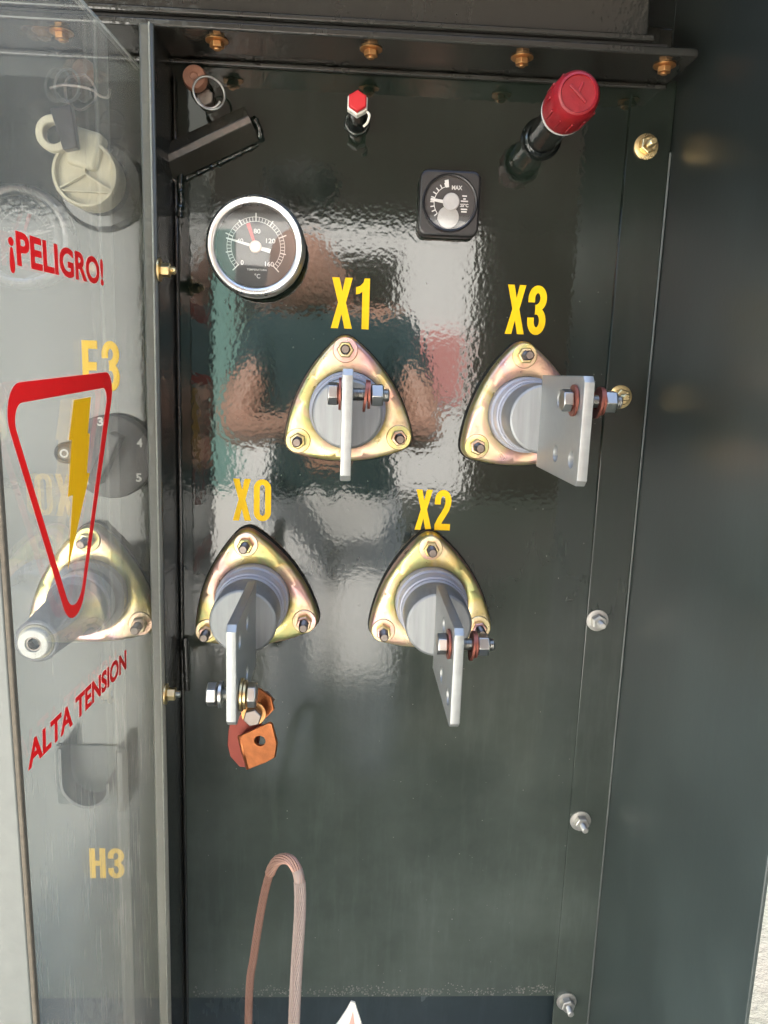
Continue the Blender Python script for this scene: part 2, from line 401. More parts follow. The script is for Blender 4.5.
# tank wall, with the overlapping flange strip of the side sheet
p = cbox('tank_wall', (-.62, .40, 0, .02, ZB, ZS + .004), PAINT, 0)
cbox('base_channel', (-.62, XW, .012, .04, .12, ZB - .0006), green_paint('dark_base_enamel', base=(.005, .008, .010), rough=.2, fall=(-.12, -.62, .24), dust_sheen_col=(.10, .14, .15)), .001)
cbox('tank_body', (-.66, .44, .021, .9, .121, ZS + .06), PAINT_SH, .004)
p = cbox('side_wall_flange', (.2573, XW - .0005, -.0030, .0, H - .80, ZS - .0005), PAINT, .0008)
p = cbox('side_wall', (XW, XW + .003, -.300, .02, .121, H + .40), PAINT_WALL, .001)
cbox('weld_line', (XW - .0022, XW - .0002, -.0052, -.0032, H - .80, ZS - .06), metal('bare_edge', (.12, .13, .12), .5, .3, .5, .5), .0008)
cbox('sky_block_side', (XW, XW + .003, .0205, .11, H + .2, H + .40), PAINT_WALL, .001)  # added plate that closes the sky gap beside the cover
cbox('left_wall', (-.66, -.655, -.330, .02, .121, H + .40), PAINT_WALL, .001)
# top: shelf, gasket and cover plate of the tank, and an added unseen roof
cbox('top_shelf', (-.62, at(700, 45, -.067).x, -.067, .0, ZS, ZS + .007), PAINT_SH, .0018)
cbox('shelf_lip', (-.62, at(666, 84).x, -.0045, -.0002, ZS - .0052, ZS - .0003), PAINT_SH, .0016)
cbox('cover_gasket', (-.62, at(668, 40, -.060).x, -.060, .02, ZS + .0072, ZS + .0110), GASKET, .0005)
xe = at(655, 35, -.064).x
cbox('cover_plate', (-.62, xe, -.0655, .3, ZS + .0112, ZS + .0165), PAINT_SH, .0016)
cbox('cover_rim', (-.62, xe - .004, -.058, -.052, ZS + .0167, ZS + .060), PAINT_SH, .002)
cbox('sky_block_back', (-.66, XW + .03, .10, .104, ZS + .0175, H + .399), PAINT_SH, .001)  # added plate that blocks the sky behind the cover
cbox('roof', (-.66, XW + .03, -.12, .9, H + .40, H + .404), PAINT_SH, .002)  # unseen; front edge cut back to let in more sky light
# lip along the front edge of the roof
cbox('shade_roof_lip', (-.66, XW + .03, -.1235, -.1205, H + .375, H + .406), PAINT_SH, .001)
# vertical divider bar between the two compartments
BX = -.1693
bar = cbox('divider_bar', (BX - .0030, BX, -.0673, 0, .121, ZS - .0004), PAINT_SH, .0012)
cbox('divider_edge', (BX - .0118, BX + .0003, -.0715, -.0675, .121, at(148, 22, -.0715).z), PAINT_BAR, .0022)
cbox('bead_strip', (BX - .0035, BX - .0018, -.0735, -.0717, .121, at(148, 22, -.0715).z), metal('scuffed_edge', (.24, .24, .20), .5, .1, .6, .4, (1, 1, 1), 200), .0007)
cbox('corner_fillet', (BX + .0003, BX + .004, -.004, -.0002, .121, H + .26), PAINT_SH, .0015)
# weld beads near the divider
def bead(name, pts, r, mat=PAINT_SH, amp=.35, n=6):
    P = bez(pts, n); random.seed(len(P)); return tube(name, P, r, mat, cab, 8, M=cab_inv, radii=[r * (1 + amp * (random.random() - .5)) for _ in P])
bead('weld_bead', [at(181, 170, -.003), at(180, 185, -.004), at(181, 200, -.003), at(179, 216, -.001)], .0032, PAINT, .9, 5)
bead('weld_bead', [at(185, 638, -.003), at(186, 660, -.004), at(187, 690, -.003)], .0036, PAINT_SH, .2)
# left frame post, next to the barrier
PX = -.194
post = thing('frame_post', (PX, -.34, .12), 'pale sunlit steel post at the left edge with a brown edge strip', 'post')
def pr(p, o): return Vector(p) - Vector(o.location)
p0, p1 = atx(0, 470, PX), atx(38, 1024, PX)
k = (p1.y - p0.y) / (p1.z - p0.z)
def py_(z): return p0.y + k * (z - p0.z)
V = []
for z in (.121, H + .40):
    y = py_(z); V += [(PX - .10, y - .004, z), (PX - .0015, y - .004, z), (PX - .0015, y - .0015, z), (PX - .10, y - .0015, z)]
mk('post_face', V, [(0, 1, 5, 4), (1, 2, 6, 5), (2, 3, 7, 6), (3, 0, 4, 7), (0, 3, 2, 1), (4, 5, 6, 7)], POSTM, post, 30, .0012, T(-PX, .34, -.12))
V = []
for z in (.121, H + .46):
    y = py_(z); V += [(PX - .0016, y - .004, z), (PX + .0014, y - .004, z), (PX + .0014, y + .001, z), (PX - .0016, y + .001, z)]
mk('edge_strip', V, [(0, 1, 5, 4), (1, 2, 6, 5), (2, 3, 7, 6), (3, 0, 4, 7), (0, 3, 2, 1), (4, 5, 6, 7)], RUSTM, post, 30, .0008, T(-PX, .34, -.12))

# ---- fasteners (parts of the cabinet)
def stud_nut(parent, M, r=.0115, nut=BRASS, wash=BRASS, stud=BRASS, long=.019, name='stud', rn=.0082):
    s = lathe(name, threadp(.0036, 0, long), stud, parent, 16, 0, M)
    lathe('washer', [(0, .0002), (r, .0002), (r, .0016), (r * .8, .0020), (r * .62, .0021), (0, .0021)], wash, s, 32, 0, M)
    lathe('nut', hexp(rn, .0022, .0100), nut, s, 6, random.random(), M, .0003, 20)
    return s
OLIVE = metal('olive_zinc', (.62, .50, .26), .3, 1, .3, .25)
GREYZ = metal('weathered_zinc', (.50, .49, .45), .42, .8, .4, .25)
for (px, py), m in zip([(647, 146), (621, 397), (598, 621), (581, 822), (567, 1003)], [BRASS, OLIVE, GREYZ, GREYZ, GREYZ]):
    q = at(px, py, -.006)
    stud_nut(cab, cab_inv @ T(q.x, -.003, q.z), .0116, m, m, m, .020)
DOWN = Matrix.Rotation(R(90), 4, 'X')      # outward (-Y) turned to point down
for px, py in [(62, 42), (217, 47), (371, 54), (522, 61), (664, 72)]:
    yb = -.046; q = at(px, py, yb)
    s = stud_nut(cab, cab_inv @ T(q.x, yb, ZS - .0002) @ DOWN @ Matrix.Diagonal((1, .62, 1, 1)), .0098, COPPNUT, COPPNUT, COPPNUT, .0125, 'shelf_bolt', .0062)
for px, py in [(163, 270), (169, 694)]:
    q = atx(px, py, BX + .004)
    stud_nut(cab, cab_inv @ T(BX + .0004, q.y, q.z) @ AX, .0100, BRASS, BRASS, STEEL if py > 600 else BRASS, .0145, 'divider_bolt', .0062)
# folded angle bracket welded to the tank wall
c0, c1 = at(168, 160, -.02), at(248, 122, -.02)
u = (c1 - c0); L = u.length; u.normalize(); wv = Vector((-u.z, 0, u.x)); yv = Vector((0, -1, 0))
def angp(l, a, h): return c0 + u * l + wv * a + Vector((0, 0.02 - h, 0))
V = []
prof = [(.0185, .0003), (.016, .012), (.004, .022), (-.002, .021), (-.013, .003), (-.013, .0003)]
for l in (-.005, L + .003): V += [angp(l, a, h) for a, h in prof]
m = len(prof); Fc = [tuple(range(m))[::-1], tuple(range(m, 2 * m))] + [(i, (i + 1) % m, m + (i + 1) % m, m + i) for i in range(m)]
mk('angle_bracket', V, Fc, PAINT_BRK, cab, 30, .0007, cab_inv)
bead('weld_bead', [angp(L + .006, .006, .006), angp(L + .007, -.004, .007), angp(L + .004, -.013, .003)], .0030, PAINT, .9, 5)
bead('weld_bead', [angp(L * t, -.0155, .0015) for t in (1, .8, .6, .4, .2, .05)] , .0022, PAINT, .9, 6)
bead('weld_bead', [angp(-.006, .008, .008), angp(-.008, -.004, .008), angp(-.004, -.014, .002)], .0028, PAINT, .9, 4)
# band of grit along the foot of the wall
V, Fc = [], []; random.seed(3)
for i in range(700):
    x = random.uniform(-.16, .296); z = ZB + .006 + random.gauss(0, .0042) + .002 * math.sin(x * 60); s = random.uniform(.0003, .0011)
    if z < ZB + .001 or (x < .0 and random.random() < .35): continue
    b = len(V); V += [(x - s, -.0001, z - s), (x + s, -.0001, z - s * .8), (x + s * .7, -.0001, z + s), (x - s * .8, -.0001, z + s * .9), (x, -s, z)]
    Fc += [(b, b + 1, b + 4), (b + 1, b + 2, b + 4), (b + 2, b + 3, b + 4), (b + 3, b, b + 4)]
gr = mk('grit', V, Fc, DIRT, cab, 0, 0, cab_inv); gr['kind'] = 'stuff'
V, Fc = [], []; random.seed(11)
for i in range(170):
    x = random.uniform(-.15, .29); z = H + random.uniform(-.69, .1) ; s = random.uniform(.0002, .0006)
    b = len(V); V += [(x - s, -.0001, z - s), (x + s, -.0001, z - s * .8), (x + s * .7, -.0001, z + s), (x - s * .8, -.0001, z + s * .9), (x, -s, z)]
    Fc += [(b, b + 1, b + 4), (b + 1, b + 2, b + 4), (b + 2, b + 3, b + 4), (b + 3, b, b + 4)]
gr = mk('dust_speck', V, Fc, DIRT, cab, 0, 0, cab_inv); gr['kind'] = 'stuff'
# ---- painted terminal markings
for s, px, py, wpx, hpx in [('X1', 350.5, 303.5, 37, 47), ('X3', 526, 310, 39, 46), ('X0', 252, 500, 38, 42), ('X2', 433, 510, 36, 41)]:
    q = at(px, py); o = marking(s, wpx * 1.01e-3, hpx * 1.02e-3, cab, cab_inv @ onwall((q.x, -.0005, q.z)))
    o['label'] = 'yellow %s lettering' % s
for s, px, py, wpx, hpx in [('F3', 101, 366, 35, 46), ('H3', 107, 863, 37, 35)]:
    q = at(px, py); o = marking(s, wpx * 1.01e-3, hpx * 1.04e-3, cab, cab_inv @ onwall((q.x, -.0005, q.z)))
    o['label'] = 'yellow %s lettering' % s

# ------------------------------------------------------------------ bushings
RC, RN, CB, RB = .0138, .0568, .1092, .1600
def rpol(th):
    m = (math.degrees(th) - 30) % 120          # side middles at 30+k*120 +-60 -> corners at 90, 210, 330
    phi = min(m, 120 - m)
    dl = 60 - phi
    if dl < 7.5:
        d_ = R(dl); return RN * math.cos(d_) + math.sqrt(max(RC ** 2 - (RN * math.sin(d_)) ** 2, 0))
    p_ = R(phi); return -CB * math.cos(p_) + math.sqrt(RB ** 2 - (CB * math.sin(p_)) ** 2)
def flange_layers(layers, hole=None, n=120):
    V, Fc = [], []
    for off, h in layers:
        for k in range(n):
            t = 2 * math.pi * k / n; r = rpol(t) + off; V.append((r * math.cos(t), -h, r * math.sin(t)))
    L_ = len(layers)
    if hole:
        for r0, h in hole:
            for k in range(n):
                t = 2 * math.pi * k / n; V.append((r0 * math.cos(t), -h, r0 * math.sin(t)))
        L_ += len(hole)
    for i in range(L_ - 1):
        for k in range(n): Fc.append((i * n + k, i * n + (k + 1) % n, (i + 1) * n + (k + 1) % n, (i + 1) * n + k))
    return V, Fc
NUTA = [90, 210, 330]
def add_flange(t):
    mk('gasket', *flange_layers([(.0012, .0003), (.0018, .0015), (.0018, .003), (.0010, .0040)], [(.036, .0040)]), GASKET, t, 40)
    f = mk('clamp_flange', *flange_layers([(.0002, .0042), (.0006, .006), (-.0001, .0145), (-.0010, .0180), (-.0026, .0198), (-.006, .0204)], [(.046, .0210), (.0395, .0210), (.0372, .0200), (.0372, .012)]), CHROM, t, 50)
    for a in NUTA:
        x, z = RN * math.cos(R(a)), RN * math.sin(R(a)); M = T(x, 0, z)
        s = lathe('clamp_stud', threadp(.0046, .015, .0440), DARKST, t, 16, 0, M)
        lathe('washer', [(0, .0206), (.0122, .0206), (.0122, .0220), (.0115, .0226), (.0075, .0228), (0, .0228)], CHROM, s, 36, 0, M)
        lathe('nut', [(0, .0229), (.0076, .0229), (.0081, .0235), (.0081, .0290), (.0070, .0301), (.0050, .0301), (.0048, .028), (0, .028)], CHROM, s, 6, a, M, .0003, 20)
def make_bushing():
    t = thing('low_voltage_bushing', (0, 0, 0), 'x', 'bushing', 'low voltage bushings on the green panel')
    add_flange(t)
    lathe('porcelain_collar', [(.0368, .010), (.0366, .031), (.0355, .0325), (.0345, .0330), (.0345, .046), (.0338, .048), (.0325, .0485), (.0322, .0535), (.0310, .0550), (.0305, .055), (0, .055)], LILAC, t, 72, 0)
    hub = lathe('terminal_hub', [(.0300, .0552), (.0312, .0565), (.0312, .090), (.0302, .0925), (.0285, .0935), (0, .0935)], TIN_FACE, t, 72, 0)
    hs = [circ(.153 - .1545, z, .0068) for z in (-.0222, .0222)] + [circ(.1975 - .1545, z, .0068) for z in (-.0222, .0222)]
    w2, h2, c = .0625, .0405, .0045
    out = [(-w2, -h2), (w2 - c, -h2), (w2, -h2 + c), (w2, h2 - c), (w2 - c, h2), (-w2, h2)]
    # drawn in XY: x = outwards, y = up
    Mp = Matrix(((0, 0, 1, 0), (-1, 0, 0, -.1545), (0, 1, 0, -.002), (0, 0, 0, 1)))
    shape2d('spade_terminal', out, hs, .0078, TIN, t, Mp, .0009)
    return t
def add_bolt(t, hd, zz, kind, xo):
    """bolt through a spade hole; kind 'loose' has copper washers, 'lug' clamps the earth strap"""
    M = T(xo, -hd, zz) @ AX @ Matrix.Diagonal((.88, 1, .88, 1))
    b = lathe('terminal_bolt', threadp(.0056, -.012, .031), STEEL, t, 20, 0, M)
    if kind == 'loose':
        lathe('bolt_head', hexp(.0098, -.0145, -.0065), STEEL, b, 6, .3, M, .0004, 20)
        lathe('copper_washer', washerp(.0135, .006, -.0064, -.0046), RUSTW, b, 32, 0, M)
        Mw = M @ Matrix.Rotation(R(5), 4, 'X')
        lathe('copper_washer', washerp(.0135, .006, .0125, .0143), RUSTW, b, 32, 0, Mw)
        lathe('copper_washer', washerp(.0120, .006, .0150, .0168), RUSTW, b, 32, 0, M)
        lathe('nut', hexp(.0100, .0175, .0265), STEEL, b, 6, .1, M, .0004, 20)
    return b
BUSH = [('X1', (344, 346), (-.001, .0), 'light grey spade edge-on, nut and two copper washers at its right, in the upper left bushing marked X1'),
        ]
proto = make_bushing()
spec = [
    # flange centre px, spade bolt, label
    ((347.5, 410), 'loose', .0202, 'bushing below the yellow X1, pinkish gold flange, spade terminal seen edge-on'),
    ((527, 415), 'loose', .0222, 'bushing below the yellow X3, greenish gold flange, broad face of its spade terminal in view'),
    ((252, 601), 'lug', -.0222, 'bushing below the yellow X0, golden flange, copper lug hanging from its spade terminal'),
    ((431.5, 604), 'loose', .0222, 'bushing below the yellow X2, pink and olive flange, loose bolt through its long spade terminal')]
bushings = []
for i, (c, kind, zz, lab) in enumerate(spec):
    t = proto if i == 0 else copy_tree(proto)
    bushings.append(t)
for t, (c, kind, zz, lab) in zip(bushings, spec):
    q = at(*c, -.027); t.location = (q.x, 0, q.z); t['label'] = lab
for t, tilt, dx in zip(bushings, (3.5, 5, 7, 3), (0, 0, .008, 0)):
    for ch in kids(t):
        if ch.name.split('.')[0] in ('gasket', 'clamp_flange', 'clamp_stud'): ch.rotation_euler.y = -R(tilt)
        if ch.name.split('.')[0] == 'spade_terminal': ch.location.x = dx
b0 = add_bolt(bushings[0], .1975, .0202, 'loose', 0)
for t in (bushings[1], bushings[3]): copy_tree(b0, t)
# bolt of the X0 spade, clamping the earth lug
t0 = bushings[2]; M = T(.008, -.1975, -.0242) @ AX
b = lathe('terminal_bolt', threadp(.0056, -.018, .016), STEEL, t0, 20, 0, M)
lathe('bolt_head', hexp(.0094, -.0215, -.0135), STEEL, b, 6, .3, M, .0004, 20)
lathe('washer', washerp(.0105, .006, -.0120, -.0098), STEEL, b, 32, 0, M)
lathe('washer', washerp(.0130, .006, .0048, .0066), BRASS, b, 32, 0, M)
lathe('washer', washerp(.0115, .006, .0074, .0092), BRASS, b, 32, 0, M)
lathe('nut', hexp(.0102, .0100, .0172), STEEL, b, 6, .1, M, .0004, 20)

# ---- copper lug hanging from the X0 spade
lug = thing('copper_lug', at(252, 712, -.165), 'bent copper lug with a folded orange tab, hanging under the spade of the X0 bushing', 'connector')
def plate3(name, pts, thick, mat, holes=()):
    P = [pr(at(*p), lug) for p in pts]; o = P[0]; n_ = Vector()
    for a, b_ in zip(P, P[1:] + P[:1]): n_ += (a - o).cross(b_ - o)
    n_.normalize()
    if n_.y > 0: n_ = -n_
    ux = (P[1] - o); ux = (ux - n_ * ux.dot(n_)).normalized(); uy = n_.cross(ux)
    M = Matrix((ux, uy, n_)).transposed().to_4x4(); M.translation = o
    out = [((a - o).dot(ux), (a - o).dot(uy)) for a in P]
    hs = []
    for (hx, hy, hY, r, ry) in holes:
        q = pr(at(hx, hy, hY), lug) - o; hs.append(circ(q.dot(ux), q.dot(uy), r, 24, ry))
    return shape2d(name, out, hs, thick, mat, lug, M, thick * .2)
plate3('back_plate', [(232, 716, -.150), (252, 712, -.158), (262, 722, -.160), (258, 748, -.156), (250, 767, -.150), (240, 766, -.147), (231, 756, -.145), (228, 745, -.145), (229, 730, -.147)], .0028, COPPER_D)
plate3('folded_tab', [(241, 736, -.164), (243, 734, -.165), (269, 722.5, -.179), (272, 724, -.180), (277, 744, -.178), (276, 756, -.172), (266, 762, -.168), (249, 769, -.160)], .0030, COPPER, [(260, 741, -.172, .0062, .0044)])
rows = [[(241, 735, -.1640), (245, 752, -.1622), (249, 769, -.1600)], [(239, 735, -.1618), (243, 752, -.1600), (247.5, 769, -.1580)], [(238.6, 736, -.1580), (242.6, 752, -.1565), (247.5, 768, -.1545)], [(240, 737, -.1545), (244, 752, -.1535), (248.5, 767, -.1515)]]
VB = [pr(at(*p), lug) for r_ in rows for p in r_]
bd = mk('bend', VB, [(i * 3 + j, i * 3 + j + 1, i * 3 + j + 4, i * 3 + j + 3) for i in range(3) for j in range(2)], COPPER, lug, 80)
so = bd.modifiers.new('thickness', 'SOLIDIFY'); so.thickness = .0024; so.offset = 0
plate3('upper_tab', [(253, 687, -.158), (262, 688, -.158), (272, 697, -.164), (275, 709, -.166), (266, 718, -.166), (254, 712, -.160)], .0028, COPPER)
plate3('side_tab', [(257, 690, -.152), (268, 691, -.152), (275, 700, -.156), (270, 706, -.156), (258, 700, -.154)], .0020, DARKST)
q = pr(at(254, 712, -.172), lug); M = T(*q)
bb = lathe('lug_bolt', hexp(.0078, .004, .0120), DARKST, lug, 6, .25, M, .0005, 20)
lathe('washer', washerp(.0100, .004, .0015, .0036), COPPNUT, bb, 32, 0, M)
lathe('shank', threadp(.0045, -.014, .005), STEEL, bb, 16, 0, M)

# ---- high voltage bushing behind the barrier
q = at(88, 597, -.027)
t = thing('high_voltage_bushing', (q.x, 0, q.z), 'long dark grey bushing with white threaded tip, behind the clear sheet', 'bushing')
add_flange(t)
lathe('epoxy_body', [(.0366, .010), (.0366, .030), (.031, .032), (.029, .040), (.029, .060), (.027, .063), (.024, .066), (.0225, .085), (.0200, .120), (.0180, .148), (.0180, .153), (.0165, .1545), (.0150, .1545), (.0148, .150), (0, .150)], GREYEP, t, 64, 0)
lathe('collar', [(.0292, .0385), (.0305, .040), (.0305, .056), (.0292, .058)], LILAC, t, 64)
lathe('tip_insert', [(.0128, .145), (.0128, .160), (.0118, .1615), (.0068, .1615), (.0062, .160), (.0062, .150), (0, .150)], WHITEINS, t, 48)
lathe('inner_ring', [(.0146, .150), (.0146, .1552), (.0130, .1556), (.0130, .150)], CREAM, t, 48)
lathe('threaded_socket', [(.0061, .150), (.0061, .1598), (.0050, .1598), (.0054, .158), (.0048, .157), (.0054, .156), (.0046, .1545), (.0046, .1505)], DARKST, t, 32)

# ---- tap changer dial
q = at(110, 457, -.018)
t = thing('tap_changer', (q.x, 0, q.z), 'round dark grey selector dial with white 3, 4 and 5 behind the clear sheet', 'selector dial')
TAPG = flat('dark_grey_dial', (.060, .055, .055), .45, .3)
lathe('dial_plate', [(.0405, .0003), (.0410, .004), (.0410, .015), (.0400, .018), (.0385, .0188), (0, .0188)], TAPG, t, 72)
box('grip_bar', (-.006, .006, -.040, -.019, -.026, .026), TAPG, t, .002, Matrix.Rotation(R(25), 4, 'Y'))
for s, ang, rr in [('3', 103, .0350), ('4', 27, .0325), ('5', -35, .0335), ('2', 165, .033), ('1', 225, .033)]:
    text('number', s, .0055, .0085, WHITEP, t, onwall((rr * math.cos(R(ang)), -.0192, rr * math.sin(R(ang)))), .03)
q2 = at(62, 454, -.03); M = T(q2.x - q.x, 0, q2.z - q.z)
kn = lathe('detent_knob', [(.0105, .0003), (.0105, .022), (.0095, .025), (.0070, .0260), (.0062, .024), (0, .024)], TAPG, t, 36, 0, M)
lathe('knob_ring', washerp(.0042, .0026, .0243, .0248), WHITEP, kn, 24, 0, M)
box('detent_arm', (.008, .016, -.012, -.002, -.005, .005), TAPG, t, .001, M)

# ---- fuse holder with its cream cap
q = at(84, 173, -.05)
t = thing('fuse_holder', (q.x, 0, q.z), 'cream plastic fuse holder with a dark latch handle, behind the clear sheet', 'fuse holder')
lathe('base_ring', [(.041, .0003), (.0405, .005), (.037, .008), (.028, .009), (.026, .020), (0, .020)], PAINT_SH, t, 64)
cp = lathe('cap', [(.0275, .020), (.0285, .040), (.0285, .0480), (.0275, .0500), (.0255, .0500), (.0250, .0440), (0, .0440)], CREAM, t, 64)
for a in (90, 210, 330): box('rib', (-.0008, .0008, -.0492, -.0440, 0, .0253), CREAM, cp, .0003, Matrix.Rotation(R(a - 90), 4, 'Y'))
box('cross_rib', (-.025, .025, -.0485, -.0441, -.0152, -.0136), CREAM, cp, .0003)
box('neck', (-.019, .009, -.0515, -.030, .004, .036), CREAM, t, .004, Matrix.Rotation(R(14), 4, 'Y'))
q2 = pr(at(53, 133, -.055), t); q2.z -= 0
lathe('ear', washerp(.0150, .0085, .046, .056), CREAM, t, 40, 0, T(q2.x, 0, q2.z), .0012)
def quadbar(name, a, b_, wa, wb, th, mat, parent):
    a, b_ = Vector(a), Vector(b_); uu = (b_ - a).normalized(); s_ = uu.cross(Vector((0, 1, 0))).normalized(); V = []
    for P, w_ in ((a, wa), (b_, wb)):
        for sx_, sy_ in ((-1, -1), (1, -1), (1, 1), (-1, 1)): V.append(P + s_ * w_ * sx_ + Vector((0, th * sy_, 0)))
    return mk(name, V, [(0, 1, 2, 3), (7, 6, 5, 4), (0, 4, 5, 1), (1, 5, 6, 2), (2, 6, 7, 3), (3, 7, 4, 0)], mat, parent, 30, .0012)
quadbar('latch_handle', pr(at(62, 108, -.062), t), pr(at(72, 150, -.064), t), .009, .0062, .005, BLACKP, t)
q2 = pr(at(80, 92, -.045), t)
tube('pull_ring', [q2 + Vector((.013 * math.cos(a / 28 * 2 * math.pi), .002 * math.sin(a), .014 * math.sin(a / 28 * 2 * math.pi))) for a in range(28)], .0010, DARKST, t, 8, True)
tube('latch_rod', bez([pr(at(50, 88, -.05), t), pr(at(66, 85, -.05), t), pr(at(90, 89, -.05), t), pr(at(100, 96, -.05), t), pr(at(108, 97, -.05), t), pr(at(110, 89, -.05), t)], 8), .0012, DARKST, t, 8)

# ---- parking bracket behind the barrier
q = at(97, 772)
t = thing('parking_bracket', (q.x, 0, q.z), 'dark U shaped bracket on a square plate behind the clear sheet, above the yellow H3', 'bracket')
BRK = green_paint('bracket_enamel', base=(.010, .013, .011), rough=.2, dust=False)
box('back_plate', (-.041, .036, -.0030, -.0003, -.036, .032), PAINT_WALL, t, .0006)
U = [(-.027, .042), (-.027, .004), (-.0235, -.009), (-.013, -.0195), (0, -.0235), (.012, -.019), (.0195, -.010), (.0205, .004)]
P = bez([(x, 0, z) for x, z in U], 6); V, Fc = [], []
for i, p in enumerate(P):
    tn = (P[min(i + 1, len(P) - 1)] - P[max(i - 1, 0)]).normalized(); nn = Vector((-tn.z, 0, tn.x))
    V += [p + nn * .0014 + Vector((0, -.003, 0)), p - nn * .0014 + Vector((0, -.003, 0)), p - nn * .0014 + Vector((0, -.030, 0)), p + nn * .0014 + Vector((0, -.030, 0))]
for i in range(len(P) - 1):
    for k_ in range(4): Fc.append((i * 4 + k_, i * 4 + (k_ + 1) % 4, i * 4 + 4 + (k_ + 1) % 4, i * 4 + 4 + k_))
Fc += [(3, 2, 1, 0), tuple(len(V) - 4 + k_ for k_ in range(4))]
mk('u_strap', V, Fc, BRK, t, 40)
box('stop_bar', (.028, .038, -.028, -.0032, -.030, .040), BRK, t, .003)

# ------------------------------------------------------------------ clear barrier sheet with its print
bar_t = thing('barrier_sheet', (PX, 0, H), 'clear acrylic barrier sheet printed with a red danger triangle and yellow lightning bolt', 'safety barrier')
zt0 = atx(145, 72, PX); zt1 = atx(82, 0, PX)
sl = (zt1.z - zt0.z) / (zt1.y - zt0.y)
ztop = lambda y: zt0.z + sl * (y - zt0.y) - H
V = []
TH = .004
for x in (-TH, 0):
    for y, z in ((-.006, ztop(-.006)), (py_(H + .2), ztop(-.33)), (py_(.13), .13 - H), (-.006, .13 - H)): V.append((x, y, z))
mk('sheet', V, [(0, 1, 2, 3), (7, 6, 5, 4), (0, 4, 5, 1), (1, 5, 6, 2), (2, 6, 7, 3), (3, 7, 4, 0)], ACRYLIC, bar_t, 0)
EDGE = NM('polished_sheet_edge'); EDGE.set(Roughness=.25, Base_Color=(.55, .56, .52, 1)); EDGE.b.inputs['Alpha'].default_value = .55
tube('polished_edge', [(-TH / 2, -.006, ztop(-.006) + .0008), (-TH / 2, py_(H + .2), ztop(-.33) + .0008)], .0011, EDGE.m, bar_t, 6)
# print lies on the right hand face; drawing axes: x -> +Y (inwards), y -> +Z
def onsheet(y, z, rot_=0): return T(.0004, y, z) @ Matrix(((0, 0, 1, 0), (1, 0, 0, 0), (0, 1, 0, 0), (0, 0, 0, 1))) @ Matrix.Rotation(rot_, 4, 'Z')
def sz(px, py): q = atx(px, py, PX); return (q.y, q.z - H)
a, b_ = sz(8, 250), sz(103, 276)
o = text('warning_word', '¡PELIGRO!', b_[0] - a[0], .0245, REDP, bar_t, onsheet((a[0] + b_[0]) / 2, (a[1] + b_[1]) / 2, math.atan2(b_[1] - a[1], b_[0] - a[0])), .034)
o['label'] = 'red word ¡PELIGRO! on the clear sheet'
a, b_ = sz(27, 758), sz(126, 659)
o = text('warning_word', 'ALTA TENSION', b_[0] - a[0], .0178, REDP, bar_t, onsheet((a[0] + b_[0]) / 2, (a[1] + b_[1]) / 2, math.atan2(b_[1] - a[1], b_[0] - a[0])), .034)
o['label'] = 'red words ALTA TENSION on the clear sheet'
def roundpoly(pts, rad, n=8):
    out = []; m_ = len(pts)
    for i in range(m_):
        p = Vector(pts[i]); a_ = Vector(pts[i - 1]) - p; c_ = Vector(pts[(i + 1) % m_]) - p
        ang = a_.angle(c_) / 2; r_ = rad[i]; d_ = r_ / math.tan(ang); a_.normalize(); c_.normalize()
        cen = p + (a_ + c_).normalized() * (r_ / math.sin(ang)); s0 = p + a_ * d_ - cen; s1 = p + c_ * d_ - cen
        t0_ = math.atan2(s0.y, s0.x); dt = (math.atan2(s1.y, s1.x) - t0_ + math.pi) % (2 * math.pi) - math.pi
        out += [tuple(cen + Vector((math.cos(t0_ + dt * k_ / n), math.sin(t0_ + dt * k_ / n))) * r_) for k_ in range(n + 1)]
    return out
tri_o = [sz(-5, 385), sz(115, 371), sz(76, 650)]
tri_i = [sz(8, 405), sz(108, 387), sz(76, 630)]
o = shape2d('danger_triangle', roundpoly(tri_o, [.019, .014, .024]), [roundpoly(tri_i, [.011, .008, .018])[::-1]], 0, REDP, bar_t, onsheet(0, 0))
o['label'] = 'red rounded triangle outline pointing down'
bolt_pts = [sz(*p) for p in [(73, 400), (90, 397), (87, 433), (89, 434), (86, 473), (89, 473), (67, 570), (72, 495), (67, 497), (71, 440), (68, 440)]]
o = shape2d('lightning_bolt', bolt_pts, [], 0, AMBER, bar_t, T(.0002, 0, 0) @ onsheet(0, 0)); o['label'] = 'amber lightning bolt inside the red triangle'

# ------------------------------------------------------------------ gauges
q = at(255, 246, -.036)
t = thing('dial_thermometer', (q.x, 0, q.z), 'round dial thermometer with chrome rim, white needle and short red pointer', 'gauge')
GS = .0452
lathe('case', [(.040, .0003), (.0405, .024), (.042, .026), (.0, .026)], BLACKP, t, 72)
lathe('bezel', [(.0425, .020), (.0452, .022), (.0455, .030), (.0448, .0340), (.0438, .0362), (.0422, .0374), (.0398, .0374), (.0378, .0364), (.0368, .0345), (.0364, .0305), (.0425, .0300)], CHROME, t, 96)
dl = lathe('dial_face', [(.0384, .0262), (.0384, .0288), (0, .0288)], DIAL, t, 72)
bm_V, bm_F = [], []
def tick(ang, r0, r1, wd, V, Fc, h=.0292):
    ca, sa = math.cos(R(ang)), math.sin(R(ang)); b = len(V)
    for r_, s_ in ((r0, -1), (r0, 1), (r1, 1), (r1, -1)): V.append((r_ * ca - s_ * wd * sa, -h, r_ * sa + s_ * wd * ca))
    Fc.append((b, b + 1, b + 2, b + 3))
for k_ in range(41):
    ang = 225 - k_ * 270 / 40; big = k_ % 10 == 0; mid = k_ % 5 == 0
    tick(ang, .0225, .0300 if big else (.0280 if mid else .0262), .00048 if big or mid else .00026, bm_V, bm_F)
